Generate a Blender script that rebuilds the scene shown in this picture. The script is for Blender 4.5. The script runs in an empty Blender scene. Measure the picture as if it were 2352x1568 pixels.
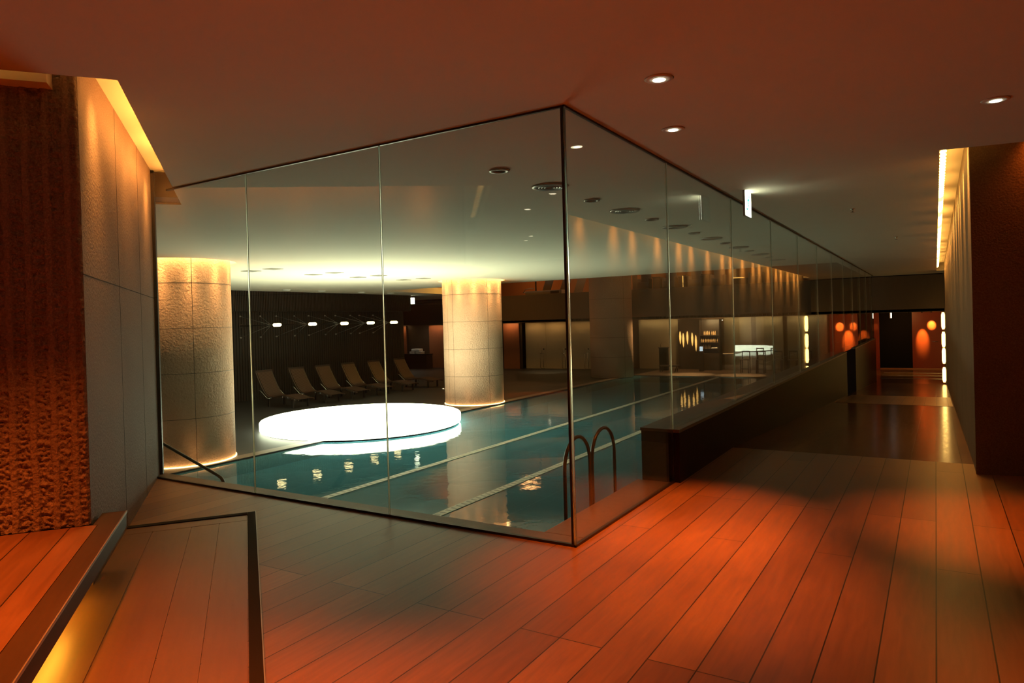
import bpy, bmesh, math, random
from mathutils import Vector, Matrix
random.seed(7)
sc = bpy.context.scene
C = sc.collection
PI = math.pi

# ------------------------------------------------------------------ camera, world, exposure
cam_d = bpy.data.cameras.new('camera')
cam = bpy.data.objects.new('camera', cam_d)
C.objects.link(cam)
RX = Vector((0.85109477, 0.52427991, -0.02771752))
UX = Vector((0.01927663, 0.02155278, 0.99958186))
FW = Vector((-0.52465808, 0.85127319, -0.00823711))
M = Matrix.Identity(4)
for i in range(3):
    M[i][0], M[i][1], M[i][2] = RX[i], UX[i], -FW[i]
M[0][3], M[1][3], M[2][3] = 0, 0, 1.52
cam.matrix_world = M
cam_d.sensor_width = 36
cam_d.lens = 1579.92 / 2352 * 36
cam_d.shift_y = -31.14 / 2352
cam_d.clip_start = .02
cam_d.clip_end = 200
sc.camera = cam

w = bpy.data.worlds.new('world'); sc.world = w
w.use_nodes = True
w.node_tree.nodes['Background'].inputs[0].default_value = (1, .55, .3, 1)
w.node_tree.nodes['Background'].inputs[1].default_value = .0015
sc.view_settings.view_transform = 'Standard'
sc.view_settings.look = 'None'
sc.view_settings.exposure = 0
sc.view_settings.gamma = 1
sc.view_settings.use_curve_mapping = False
sc.cycles.max_bounces = 12
sc.cycles.diffuse_bounces = 5
sc.cycles.glossy_bounces = 6
sc.cycles.transparent_max_bounces = 40
sc.cycles.sample_clamp_indirect = 6
sc.cycles.caustics_reflective = False
sc.cycles.caustics_refractive = False

# light levels (the lamps themselves are built with their fixtures)
L_DISC = 10.5
L_DOWN = 720
COL_DOWN = (1, .17, .014)
COL_COVE = (1, .42, .08)
COL_WARM = (1, .62, .25)
H = 2.96        # ceiling
DK = -1.17      # pool deck
WT = -1.2       # water

# ------------------------------------------------------------------ helpers
class MB:
    def __init__(s): s.v = []; s.f = []; s.sm = []
    def add(s, vs, fs, smooth=False):
        o = len(s.v); s.v += [tuple(v) for v in vs]
        for f in fs: s.f.append([i + o for i in f]); s.sm.append(smooth)
        return s
    def box(s, x0, x1, y0, y1, z0, z1):
        vs = [(x, y, z) for z in (z0, z1) for y in (y0, y1) for x in (x0, x1)]
        return s.add(vs, [(0, 2, 3, 1), (4, 5, 7, 6), (0, 1, 5, 4), (2, 6, 7, 3), (0, 4, 6, 2), (1, 3, 7, 5)])
    def prism(s, poly, z0, z1):
        n = len(poly)
        vs = [(x, y, z0) for x, y in poly] + [(x, y, z1) for x, y in poly]
        fs = [list(range(n))[::-1], list(range(n, 2 * n))]
        fs += [(i, (i + 1) % n, n + (i + 1) % n, n + i) for i in range(n)]
        return s.add(vs, fs)
    def prism_y(s, poly, y0, y1):
        n = len(poly)
        vs = [(x, y0, z) for x, z in poly] + [(x, y1, z) for x, z in poly]
        fs = [list(range(n)), list(range(n, 2 * n))[::-1]]
        fs += [(i, n + i, n + (i + 1) % n, (i + 1) % n) for i in range(n)]
        return s.add(vs, fs)
    def lathe(s, prof, n=24, cx=0, cy=0):
        vs = []; fs = []
        for r, z in prof:
            for k in range(n):
                a = 2 * PI * k / n
                vs.append((cx + r * math.cos(a), cy + r * math.sin(a), z))
        for i in range(len(prof) - 1):
            for k in range(n):
                fs.append((i * n + k, i * n + (k + 1) % n, (i + 1) * n + (k + 1) % n, (i + 1) * n + k))
        s.add(vs, fs, True)
        o = len(s.v) - len(vs)
        for i, rev in ((0, True), (len(prof) - 1, False)):
            if prof[i][0] > 1e-6:
                f = [o + i * n + k for k in range(n)]
                s.f.append(f[::-1] if rev else f); s.sm.append(False)
        return s
    def tube(s, pts, r, n=8, cap=True):
        pts = [Vector(p) for p in pts]; vs = []; fs = []
        m = len(pts); ref = None
        for i, p in enumerate(pts):
            t = (pts[min(i + 1, m - 1)] - pts[max(i - 1, 0)]).normalized()
            if ref is None:
                ref = Vector((0, 0, 1)) if abs(t.z) < .9 else Vector((1, 0, 0))
            a = t.cross(ref).normalized(); b = a.cross(t).normalized(); ref = b
            rr = r[i] if isinstance(r, (list, tuple)) else r
            for k in range(n):
                th = 2 * PI * k / n
                vs.append(p + rr * (math.cos(th) * a + math.sin(th) * b))
        for i in range(m - 1):
            for k in range(n):
                fs.append((i * n + k, i * n + (k + 1) % n, (i + 1) * n + (k + 1) % n, (i + 1) * n + k))
        s.add(vs, fs, True)
        if cap:
            o = len(s.v) - len(vs)
            s.f.append([o + k for k in range(n)][::-1]); s.sm.append(False)
            s.f.append([o + (m - 1) * n + k for k in range(n)]); s.sm.append(False)
        return s
    def grid(s, fn, nu, nv, smooth=True):
        vs = [fn(i / nu, j / nv) for j in range(nv + 1) for i in range(nu + 1)]
        fs = [(j * (nu + 1) + i, j * (nu + 1) + i + 1, (j + 1) * (nu + 1) + i + 1, (j + 1) * (nu + 1) + i) for j in range(nv) for i in range(nu)]
        return s.add(vs, fs, smooth)
    def build(s, name, mat, parent=None, loc=(0, 0, 0), rz=0, bevel=0, fix=True, seg=2):
        me = bpy.data.meshes.new(name)
        me.from_pydata(s.v, [], s.f)
        me.polygons.foreach_set('use_smooth', s.sm)
        if fix:
            bm = bmesh.new(); bm.from_mesh(me)
            bmesh.ops.recalc_face_normals(bm, faces=bm.faces)
            bm.to_mesh(me); bm.free()
        me.update()
        o = bpy.data.objects.new(name, me)
        C.objects.link(o)
        o.location = loc; o.rotation_euler = (0, 0, rz)
        if parent: o.parent = parent
        me.materials.append(mat)
        if bevel:
            b = o.modifiers.new('bevel', 'BEVEL'); b.width = bevel; b.segments = seg; b.limit_method = 'ANGLE'
        return o

def tag(o, label=None, cat=None, group=None, kind=None):
    if label: o['label'] = label
    if cat: o['category'] = cat
    if group: o['group'] = group
    if kind: o['kind'] = kind
    return o

def thing(name, label, cat, loc=(0, 0, 0), rz=0, group=None):
    o = bpy.data.objects.new(name, None); C.objects.link(o)
    o.empty_display_size = .1
    o.location = loc; o.rotation_euler = (0, 0, rz)
    return tag(o, label, cat, group)

def struct(o): o['kind'] = 'structure'; return o

def dup(root, loc, rz=None, label=None, group=None):
    r = root.copy(); C.objects.link(r); r.location = loc
    if rz is not None: r.rotation_euler = (0, 0, rz)
    if label: r['label'] = label
    if group: r['group'] = group
    for ch in list(root.children):
        c = ch.copy(); C.objects.link(c); c.parent = r
        for g in list(ch.children):
            d = g.copy(); C.objects.link(d); d.parent = c
    return r

def lamp(kind, name, parent, loc, power, col, size=.1, size_y=None, aim=None, cone=None, blend=.5):
    d = bpy.data.lights.new(name, kind)
    d.energy = power; d.color = col
    if kind == 'AREA':
        d.shape = 'RECTANGLE' if size_y else 'DISK'
        d.size = size
        if size_y: d.size_y = size_y
    else:
        d.shadow_soft_size = size
    if kind == 'SPOT':
        d.spot_size = cone; d.spot_blend = blend
    o = bpy.data.objects.new(name, d); C.objects.link(o)
    o.location = loc
    if aim is not None:
        v = Vector(aim)
        o.rotation_euler = v.to_track_quat('-Z', 'Y').to_euler()
    if parent: o.parent = parent
    return o

# ------------------------------------------------------------------ materials
class NT:
    def __init__(s, name):
        s.m = bpy.data.materials.new(name); s.m.use_nodes = True
        s.t = s.m.node_tree; s.b = s.t.nodes['Principled BSDF']; s.out = s.t.nodes['Material Output']
    def n(s, ty, **kw):
        nd = s.t.nodes.new(ty)
        for k, v in kw.items():
            if k.startswith('i_'):
                key = k[2:]
                nd.inputs[int(key) if key.isdigit() else key.replace('_', ' ')].default_value = v
            else: setattr(nd, k, v)
        return nd
    def l(s, a, ai, b, bi): s.t.links.new(a.outputs[ai], b.inputs[bi])

def plain(name, col, rough=.5, metal=0, spec=.5):
    t = NT(name)
    t.b.inputs['Base Color'].default_value = (*col, 1)
    t.b.inputs['Roughness'].default_value = rough
    t.b.inputs['Metallic'].default_value = metal
    t.b.inputs['Specular IOR Level'].default_value = spec
    return t.m

def mottled(name, c1, c2, scale=8, rough=.6, bump=0, bscale=60, spec=.4, stretch=(1, 1, 1), detail=4):
    t = NT(name)
    tc = t.n('ShaderNodeTexCoord'); mp = t.n('ShaderNodeMapping'); mp.inputs['Scale'].default_value = stretch
    t.l(tc, 'Object', mp, 'Vector')
    no = t.n('ShaderNodeTexNoise', i_Scale=scale, i_Detail=detail)
    t.l(mp, 'Vector', no, 'Vector')
    mx = t.n('ShaderNodeMix', data_type='RGBA'); mx.inputs[6].default_value = (*c1, 1); mx.inputs[7].default_value = (*c2, 1)
    t.l(no, 'Fac', mx, 0); t.l(mx, 2, t.b, 'Base Color')
    t.b.inputs['Roughness'].default_value = rough
    t.b.inputs['Specular IOR Level'].default_value = spec
    if bump:
        n2 = t.n('ShaderNodeTexNoise', i_Scale=bscale, i_Detail=5)
        t.l(mp, 'Vector', n2, 'Vector')
        bp = t.n('ShaderNodeBump', i_Strength=bump, i_Distance=.02)
        t.l(n2, 'Fac', bp, 'Height'); t.l(bp, 'Normal', t.b, 'Normal')
    return t.m

def emit(name, col, strength, base=(.8, .8, .8)):
    t = NT(name)
    t.b.inputs['Base Color'].default_value = (*base, 1)
    t.b.inputs['Emission Color'].default_value = (*col, 1)
    t.b.inputs['Emission Strength'].default_value = strength
    return t.m

def planks(name, c1, c2, pw, pl, x_off, rough, along='Y', spec=.5, line=(.02, .012, .008)):
    t = NT(name)
    tc = t.n('ShaderNodeTexCoord'); sp = t.n('ShaderNodeSeparateXYZ'); t.l(tc, 'Object', sp, 0)
    cb = t.n('ShaderNodeCombineXYZ')
    ad = t.n('ShaderNodeMath', operation='ADD'); ad.inputs[1].default_value = x_off
    if along == 'Y':
        t.l(sp, 'X', ad, 0); t.l(sp, 'Y', cb, 0)
    else:
        t.l(sp, 'Y', ad, 0); t.l(sp, 'X', cb, 0)
    t.l(ad, 0, cb, 1)
    br = t.n('ShaderNodeTexBrick', offset=.37, offset_frequency=3)
    br.inputs['Scale'].default_value = 1
    br.inputs['Brick Width'].default_value = pl
    br.inputs['Row Height'].default_value = pw
    br.inputs['Mortar Size'].default_value = .0035
    br.inputs['Mortar Smooth'].default_value = .2
    br.inputs['Bias'].default_value = 0
    br.inputs['Color1'].default_value = (*c1, 1)
    br.inputs['Color2'].default_value = (*c2, 1)
    br.inputs['Mortar'].default_value = (*line, 1)
    t.l(cb, 0, br, 'Vector')
    mp = t.n('ShaderNodeMapping'); mp.inputs['Scale'].default_value = (1.3, 14, 14) if along == 'X' else (14, 1.3, 14)
    t.l(tc, 'Object', mp, 0)
    no = t.n('ShaderNodeTexNoise', i_Scale=2.2, i_Detail=6, i_Distortion=.6); t.l(mp, 0, no, 'Vector')
    mr = t.n('ShaderNodeMapRange'); mr.inputs['To Min'].default_value = .58; mr.inputs['To Max'].default_value = 1.4
    t.l(no, 'Fac', mr, 0)
    mu = t.n('ShaderNodeMix', data_type='RGBA', blend_type='MULTIPLY'); mu.inputs[0].default_value = 1
    t.l(br, 'Color', mu, 6); t.l(mr, 0, mu, 7)
    t.l(mu, 2, t.b, 'Base Color')
    r2 = t.n('ShaderNodeMapRange'); r2.inputs['To Min'].default_value = rough - .06; r2.inputs['To Max'].default_value = rough + .08
    t.l(no, 'Fac', r2, 0); t.l(r2, 0, t.b, 'Roughness')
    t.b.inputs['Specular IOR Level'].default_value = spec
    bp = t.n('ShaderNodeBump', i_Strength=.25, i_Distance=.004, invert=True)
    t.l(br, 'Fac', bp, 'Height'); t.l(bp, 'Normal', t.b, 'Normal')
    return t.m

def glass(name, tint, ior=1.5):
    """clear pane: transmission plus Fresnel mirror on both faces"""
    t = NT(name); t.t.nodes.remove(t.b)
    ge = t.n('ShaderNodeNewGeometry')
    io = t.n('ShaderNodeMix', data_type='FLOAT'); io.inputs[2].default_value = ior; io.inputs[3].default_value = 1 / ior
    t.l(ge, 'Backfacing', io, 0)
    fr = t.n('ShaderNodeFresnel'); t.l(io, 0, fr, 'IOR')
    tr = t.n('ShaderNodeBsdfTransparent'); tr.inputs[0].default_value = (*tint, 1)
    gl = t.n('ShaderNodeBsdfGlossy'); gl.inputs['Roughness'].default_value = 0; gl.inputs[0].default_value = (1, 1, 1, 1)
    mx = t.n('ShaderNodeMixShader')
    t.l(fr, 0, mx, 0); t.l(tr, 0, mx, 1); t.l(gl, 0, mx, 2); t.l(mx, 0, t.out, 'Surface')
    return t.m

def water():
    t = NT('pool water'); t.t.nodes.remove(t.b)
    tc = t.n('ShaderNodeTexCoord')
    no = t.n('ShaderNodeTexNoise', i_Scale=3.5, i_Detail=3); t.l(tc, 'Object', no, 'Vector')
    bp = t.n('ShaderNodeBump', i_Strength=.13, i_Distance=.02); t.l(no, 'Fac', bp, 'Height')
    fr = t.n('ShaderNodeFresnel', i_IOR=1.36); t.l(bp, 0, fr, 'Normal')
    tr = t.n('ShaderNodeBsdfTransparent'); tr.inputs[0].default_value = (.50, .82, .90, 1)
    gl = t.n('ShaderNodeBsdfGlossy'); gl.inputs['Roughness'].default_value = .035; t.l(bp, 0, gl, 'Normal')
    mx = t.n('ShaderNodeMixShader')
    df = t.n('ShaderNodeBsdfDiffuse'); df.inputs[0].default_value = (.13, .42, .58, 1)
    bd = t.n('ShaderNodeMixShader'); bd.inputs[0].default_value = .5
    t.l(tr, 0, bd, 1); t.l(df, 0, bd, 2)
    t.l(fr, 0, mx, 0); t.l(bd, 0, mx, 1); t.l(gl, 0, mx, 2); t.l(mx, 0, t.out, 'Surface')
    return t.m

def tiles(name, c, line, sz, rough=.4, mortar=.01):
    t = NT(name)
    tc = t.n('ShaderNodeTexCoord')
    br = t.n('ShaderNodeTexBrick', offset=0, offset_frequency=2)
    br.inputs['Scale'].default_value = 1; br.inputs['Brick Width'].default_value = sz; br.inputs['Row Height'].default_value = sz
    br.inputs['Mortar Size'].default_value = mortar
    br.inputs['Color1'].default_value = (*c, 1); br.inputs['Color2'].default_value = tuple(x * .85 for x in c) + (1,)
    br.inputs['Mortar'].default_value = (*line, 1)
    t.l(tc, 'Object', br, 'Vector'); t.l(br, 'Color', t.b, 'Base Color')
    t.b.inputs['Roughness'].default_value = rough
    return t.m

def granite(name, c1, c2, jz=1.55, jh=None, bump=.35, bscale=55, rough=.75):
    """granite cladding: fine speckle, pitted surface"""
    t = NT(name)
    tc = t.n('ShaderNodeTexCoord')
    no = t.n('ShaderNodeTexNoise', i_Scale=90, i_Detail=3); t.l(tc, 'Object', no, 'Vector')
    n1 = t.n('ShaderNodeTexNoise', i_Scale=1.3, i_Detail=3); t.l(tc, 'Object', n1, 'Vector')
    av = t.n('ShaderNodeMath', operation='MULTIPLY_ADD'); t.l(no, 'Fac', av, 0); av.inputs[1].default_value = .7
    m2 = t.n('ShaderNodeMath', operation='MULTIPLY'); t.l(n1, 'Fac', m2, 0); m2.inputs[1].default_value = .3
    t.l(m2, 0, av, 2)
    rp = t.n('ShaderNodeValToRGB'); rp.color_ramp.elements[0].color = (*c1, 1); rp.color_ramp.elements[1].color = (*c2, 1)
    rp.color_ramp.elements[0].position = .3; rp.color_ramp.elements[1].position = .7
    t.l(av, 0, rp, 0)
    vo = t.n('ShaderNodeTexVoronoi', i_Scale=70); t.l(tc, 'Object', vo, 'Vector')
    sp = t.n('ShaderNodeMath', operation='LESS_THAN'); t.l(vo, 'Distance', sp, 0); sp.inputs[1].default_value = .07
    mx = t.n('ShaderNodeMix', data_type='RGBA'); t.l(sp, 0, mx, 0); t.l(rp, 0, mx, 6); mx.inputs[7].default_value = (.75, .72, .68, 1)
    t.l(mx, 2, t.b, 'Base Color')
    t.b.inputs['Roughness'].default_value = rough
    n2 = t.n('ShaderNodeTexNoise', i_Scale=bscale, i_Detail=4); t.l(tc, 'Object', n2, 'Vector')
    bp = t.n('ShaderNodeBump', i_Strength=bump, i_Distance=.03); t.l(n2, 'Fac', bp, 'Height'); t.l(bp, 0, t.b, 'Normal')
    return t.m

def rope_mat(name, col, strength, axis, period=.11):
    """row of glowing tubes: emission varied by noise along the row for wall scallops"""
    t = NT(name)
    tc = t.n('ShaderNodeTexCoord'); sp = t.n('ShaderNodeSeparateXYZ'); t.l(tc, 'Object', sp, 0)
    no = t.n('ShaderNodeTexNoise', noise_dimensions='1D', i_Scale=1.1, i_Detail=1)
    t.l(sp, axis, no, 'W')
    mr = t.n('ShaderNodeMapRange'); mr.inputs[1].default_value = .3; mr.inputs[2].default_value = .7
    mr.inputs['To Min'].default_value = strength * .35; mr.inputs['To Max'].default_value = strength * 1.7
    t.l(no, 'Fac', mr, 0)
    t.b.inputs['Base Color'].default_value = (.6, .5, .4, 1)
    t.b.inputs['Emission Color'].default_value = (*col, 1)
    t.l(mr, 0, t.b, 'Emission Strength')
    return t.m

m_paint = mottled('ceiling paint', (.75, .69, .57), (.79, .73, .61), 3, .85, .03, 200, .2)
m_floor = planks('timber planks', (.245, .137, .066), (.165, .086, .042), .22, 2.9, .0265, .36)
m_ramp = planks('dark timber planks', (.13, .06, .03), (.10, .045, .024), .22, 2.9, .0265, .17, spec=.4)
m_step = planks('step timber', (.22, .11, .055), (.18, .09, .045), .2, 2.6, 0, .36, 'X')
m_stepdark = mottled('shaded timber edge', (.05, .03, .018), (.075, .047, .028), 4, .5, 0, spec=.2, stretch=(1, 14, 14))  # dark nosing wood; its tone also stands in for the unlit platform edge
m_hatch = mottled('panel timber', (.15, .082, .042), (.20, .11, .06), 3, .36, 0, spec=.5, stretch=(1.2, 12, 12))
m_granite = granite('granite cladding', (.165, .10, .078), (.30, .20, .155))
m_split = granite('split face granite', (.20, .145, .115), (.36, .27, .22), bump=.6, bscale=38, rough=.85)
m_column = granite('bush hammered stone', (.60, .35, .225), (.80, .52, .37), bump=1.0, bscale=22, rough=.85)
m_wallr = granite('brown granite', (.12, .085, .055), (.23, .17, .115), bump=.2, rough=.8)
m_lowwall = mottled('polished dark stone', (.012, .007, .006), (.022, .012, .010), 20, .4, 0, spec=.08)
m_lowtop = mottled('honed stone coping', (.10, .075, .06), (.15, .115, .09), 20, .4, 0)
m_kerb = mottled('honed pool kerb', (.17, .13, .10), (.24, .19, .15), 20, .45, 0)
m_deck = tiles('slate deck tiles', (.019, .018, .018), (.014, .0135, .0135), .6, .5)
m_tile = tiles('pool tiles', (.30, .56, .66), (.62, .76, .78), 1.15, .35, .012)
m_water = water()
m_glass = glass('pool hall glass', (.93, .955, .93), 1.52)
m_glass2 = glass('coated glass', (.90, .92, .92), 1.9)
m_steel = plain('brushed steel', (.62, .60, .56), .25, 1)
m_chrome = plain('chrome', (.85, .85, .85), .12, 1)
def rod(name, col, rough):
    t = NT(name); t.t.nodes.remove(t.b)
    g = t.n('ShaderNodeBsdfGlass'); g.inputs[0].default_value = (*col, 1); g.inputs['Roughness'].default_value = rough; g.inputs['IOR'].default_value = 1.5
    t.l(g, 0, t.out, 'Surface')
    return t.m
m_joint = rod('clear edge rod', (1, 1, .9), .35)
m_bead = rod('clear corner rod', (1, 1, .92), .18)
m_frame = plain('blackened frame', (.022, .017, .013), .75, 0, .1)
m_darkmetal = plain('dark bronze metal', (.05, .045, .04), .4, .7)
m_black = plain('black lacquer', (.006, .006, .006), .5, 0, .15)
m_rail = plain('gunmetal tube', (.07, .08, .075), .28, .6)
m_rib = mottled('dark ribbed timber', (.013, .010, .007), (.02, .015, .01), 6, .6, 0)
m_dark = mottled('dark stained timber', (.05, .034, .022), (.075, .05, .032), 5, .45, 0, stretch=(8, 8, 1))
m_parapet = mottled('brown timber veneer', (.12, .075, .04), (.15, .095, .05), 3, .5, 0, stretch=(6, 6, 1))
m_red = mottled('red lacquered panel', (.30, .045, .018), (.36, .06, .022), 3, .3, 0, spec=.5, stretch=(6, 6, 1))
m_brownred = mottled('warm brown veneer', (.27, .10, .045), (.34, .13, .06), 3, .45, 0, stretch=(6, 6, .6))
m_beige = mottled('beige curtain panel', (.42, .33, .21), (.52, .42, .28), 3, .8, 0, stretch=(22, 22, .4))
m_slat = mottled('woven cane', (.042, .017, .008), (.06, .026, .012), 12, .5, 0, stretch=(.6, 9, 9))
m_loungeframe = plain('dark stained frame', (.035, .02, .012), .45)
m_white = plain('white plastic', (.75, .74, .70), .5)
m_towel = mottled('white towelling', (.72, .70, .66), (.8, .78, .74), 60, .95, .4, 150)
m_grey = plain('grey upholstery', (.34, .28, .25), .85)
m_dull = plain('dull aluminium', (.42, .40, .37), .4, .6)
m_orange = mottled('orange plaster', (.42, .17, .06), (.48, .2, .075), 2, .8, 0)
m_disc = emit('glowing acrylic', (.96, 1, .71), L_DISC)
m_lens = emit('lamp lens', (1, .86, .58), 9)
m_ropeR = rope_mat('cove tubes', (1, .50, .10), 15, 'Y')
m_ropeL = rope_mat('cove tubes warm', (1, .40, .075), 42, 'X')
m_ropeF = rope_mat('cove tubes front', (1, .5, .1), 1.0, 'Y')
m_halo = emit('halo ring', (1, .66, .26), 14)
m_halo2 = emit('base ring', (1, .62, .24), 7)
m_under = emit('under step strip', (1, .40, .03), 60)
m_bulb = emit('frosted bulb', (1, .76, .34), 8)
m_strip = emit('amber tube', (1, .58, .14), 7)
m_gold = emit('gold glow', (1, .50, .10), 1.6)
m_sign = emit('lit sign face', (.95, 1, .70), 7)
m_signgreen = emit('lit green pictogram', (.03, .62, .55), 1.0, (.05, .4, .35))
m_screen = emit('small screen', (.7, .88, 1), 1.1)
m_bottle = mottled('amber bottle', (.55, .36, .18), (.7, .5, .28), 5, .3, 0)
m_shelf = plain('dark shelf', (.03, .02, .013), .4)
def lane_mat():
    t = NT('ribbed lane plastic')
    tc = t.n('ShaderNodeTexCoord'); sp = t.n('ShaderNodeSeparateXYZ'); t.l(tc, 'Object', sp, 0)
    m1 = t.n('ShaderNodeMath', operation='MODULO'); t.l(sp, 'Y', m1, 0); m1.inputs[1].default_value = .13
    m2 = t.n('ShaderNodeMath', operation='GREATER_THAN'); t.l(m1, 0, m2, 0); m2.inputs[1].default_value = .085
    m3 = t.n('ShaderNodeMath', operation='ABSOLUTE'); t.l(sp, 'X', m3, 0)
    m4 = t.n('ShaderNodeMath', operation='LESS_THAN'); t.l(m3, 0, m4, 0); m4.inputs[1].default_value = .05
    m5 = t.n('ShaderNodeMath', operation='MULTIPLY'); t.l(m2, 0, m5, 0); t.l(m4, 0, m5, 1)
    mx = t.n('ShaderNodeMix', data_type='RGBA'); t.l(m5, 0, mx, 0); mx.inputs[6].default_value = (.75, .77, .70, 1); mx.inputs[7].default_value = (.30, .34, .30, 1)
    t.l(mx, 2, t.b, 'Base Color'); t.b.inputs['Roughness'].default_value = .5
    return t.m
m_lane = lane_mat()

# ------------------------------------------------------------------ left corner frame: a runs along the pier wall, b away from the corridor
TH = math.radians(52.8)
DA = (-math.sin(TH), math.cos(TH)); DB = (-math.cos(TH), -math.sin(TH))
RZL = math.atan2(DA[1], DA[0])
def ab(a, b): return (a * DA[0] + b * DB[0], a * DA[1] + b * DB[1])

# ================================================================== SETTING
# floors
GX, GY = -2.0892, 4.1245           # corner of the glass
struct(MB().prism([(-10, -6), (6, -6), (6, 9.2), (.29, 8.1), (GX + .06, 8.1), (GX + .06, 6.17), (GX, 6.17), (GX, GY), (-8.2, GY), (-10, 2.6)], -.3, 0).build('floor', m_floor))
rp = MB()
K = 1.17 / 21.4
rp.add([(-2.03, 8.1, 0), (.29, 8.1, 0), (.29, 29.5, -1.17), (-2.03, 29.5, -1.17), (-2.03, 8.1, -1.5), (.29, 8.1, -1.5), (.29, 29.5, -1.5), (-2.03, 29.5, -1.5)],
       [(0, 1, 2, 3), (4, 7, 6, 5), (0, 4, 5, 1), (2, 6, 7, 3), (1, 5, 6, 2), (0, 3, 7, 4)])
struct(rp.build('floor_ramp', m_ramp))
# lighter band of planks across the ramp
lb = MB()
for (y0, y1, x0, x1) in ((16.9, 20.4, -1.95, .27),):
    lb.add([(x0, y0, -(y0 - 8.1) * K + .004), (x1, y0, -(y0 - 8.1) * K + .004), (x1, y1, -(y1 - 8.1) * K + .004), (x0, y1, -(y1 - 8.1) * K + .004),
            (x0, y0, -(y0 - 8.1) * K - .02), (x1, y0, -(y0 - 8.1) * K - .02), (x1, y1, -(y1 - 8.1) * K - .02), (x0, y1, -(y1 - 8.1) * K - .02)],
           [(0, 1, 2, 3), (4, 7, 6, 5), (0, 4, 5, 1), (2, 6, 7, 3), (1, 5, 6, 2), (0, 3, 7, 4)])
struct(lb.build('floor_band', planks('pale ramp planks', (.34, .21, .12), (.28, .17, .095), .22, 1.2, .0265, .3)))
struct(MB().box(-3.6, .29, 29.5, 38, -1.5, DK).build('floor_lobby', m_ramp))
struct(MB().box(-32, -12.4, 3, 38, -1.5, DK).build('floor_deck', m_deck))
struct(MB().box(-12.4, -3.6, 31.1, 38, -1.5, DK).build('floor_far', mottled('far brown deck', (.13, .075, .045), (.17, .1, .06), 4, .4)))
# pool basin, water, kerbs
PX0, PX1, PY0, PY1 = -12.4, -2.44, GY + .2, 31.1
bs = MB()
bs.box(PX0, PX1, PY0, PY1, -2.6, -1.5)
struct(bs.build('floor_pool', m_tile))
pw = MB()
pw.box(PX0 - .2, PX0, PY0, PY1, -2.6, -1.5)
pw.box(PX0, PX1, PY1, PY1 + .2, -2.6, -1.5)
struct(pw.build('wall_basin', m_tile))
kb = MB()
kb.box(-10, GX - .02, GY + .012, GY + .2, -2.6, 0)
kb.box(-2.44, GX - .012, GY + .2, 6.16, -2.6, 0)
struct(kb.build('trim_kerb', m_kerb, bevel=.006))
struct(MB().box(-12.75, PX0 - .001, PY0, PY1, DK, DK + .006).build('trim_edge', m_kerb))
wm = MB()
wm.add([(PX0, PY0, WT), (PX1, PY0, WT), (PX1, PY1, WT), (PX0, PY1, WT)], [(0, 1, 2, 3)])
wo = wm.build('pool_water', m_water)
tag(wo, 'still teal water filling the long pool behind the glass', 'water', kind='stuff')

# ceiling slab with its slots, column rings and the void over the mezzanine
cols = [(-13.5, 8.65), (-13.4, 19.2), (-13.1, 30.2)]
CR = 1.0
def circle(cx, cy, r, n=56): return [(cx + r * math.cos(2 * PI * k / n), cy + r * math.sin(2 * PI * k / n)) for k in range(n)]
SR = [(.05, 7.32), (3.6, 7.94), (3.6, 8.24), (.31, 7.65), (.31, 29.45), (.05, 29.45)]
SL = [ab(4.46, .64), ab(8.66, .64), ab(8.66, .92), ab(4.76, .92), ab(4.76, 4.0), ab(4.46, 4.0)]
def slab(name, loops, z0, z1, mat):
    cu = bpy.data.curves.new(name, 'CURVE'); cu.dimensions = '2D'; cu.fill_mode = 'BOTH'
    for lp in loops:
        s = cu.splines.new('POLY'); s.points.add(len(lp) - 1)
        for p, q in zip(s.points, lp): p.co = (q[0], q[1], 0, 1)
        s.use_cyclic_u = True
    cu.extrude = (z1 - z0) / 2
    tmp = bpy.data.objects.new('tmp', cu); C.objects.link(tmp)
    dg = bpy.context.evaluated_depsgraph_get(); dg.update()
    me = bpy.data.meshes.new_from_object(tmp.evaluated_get(dg))
    bpy.data.objects.remove(tmp); bpy.data.curves.remove(cu)
    me.name = name; me.materials.clear(); me.materials.append(mat)
    for p in me.polygons: p.use_smooth = False
    o = bpy.data.objects.new(name, me); C.objects.link(o)
    o.location = (0, 0, (z0 + z1) / 2)
    return struct(o)
TOPZ = 3.25
slab('ceiling', [[(-32, -6), (6, -6), (6, 31.3), (-2.35, 31.3), (-2.35, 21.45), (-19.4, 21.45), (-20.9, 31.3), (-32, 31.3)], SR, SL] + [circle(x, y, CR + .13) for x, y in cols[:2]], H, TOPZ, m_paint)
cv = MB()
cv.prism([(.0, 7.2), (3.7, 7.84), (3.7, 8.4), (.4, 7.9), (.4, 29.6), (.0, 29.6)], TOPZ, TOPZ + .06)
cv.prism([ab(4.3, .5), ab(8.8, .5), ab(8.8, 4.2), ab(4.3, 4.2)], TOPZ, TOPZ + .06)
for x, y in cols[:2]: cv.prism(circle(x, y, CR + .3, 32), TOPZ, TOPZ + .06)
struct(cv.build('ceiling_recess', m_paint))
struct(MB().box(-20.9, 6, 31.3, 38, 1.5, 1.6).build('ceiling_lobby', m_paint))

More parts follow.
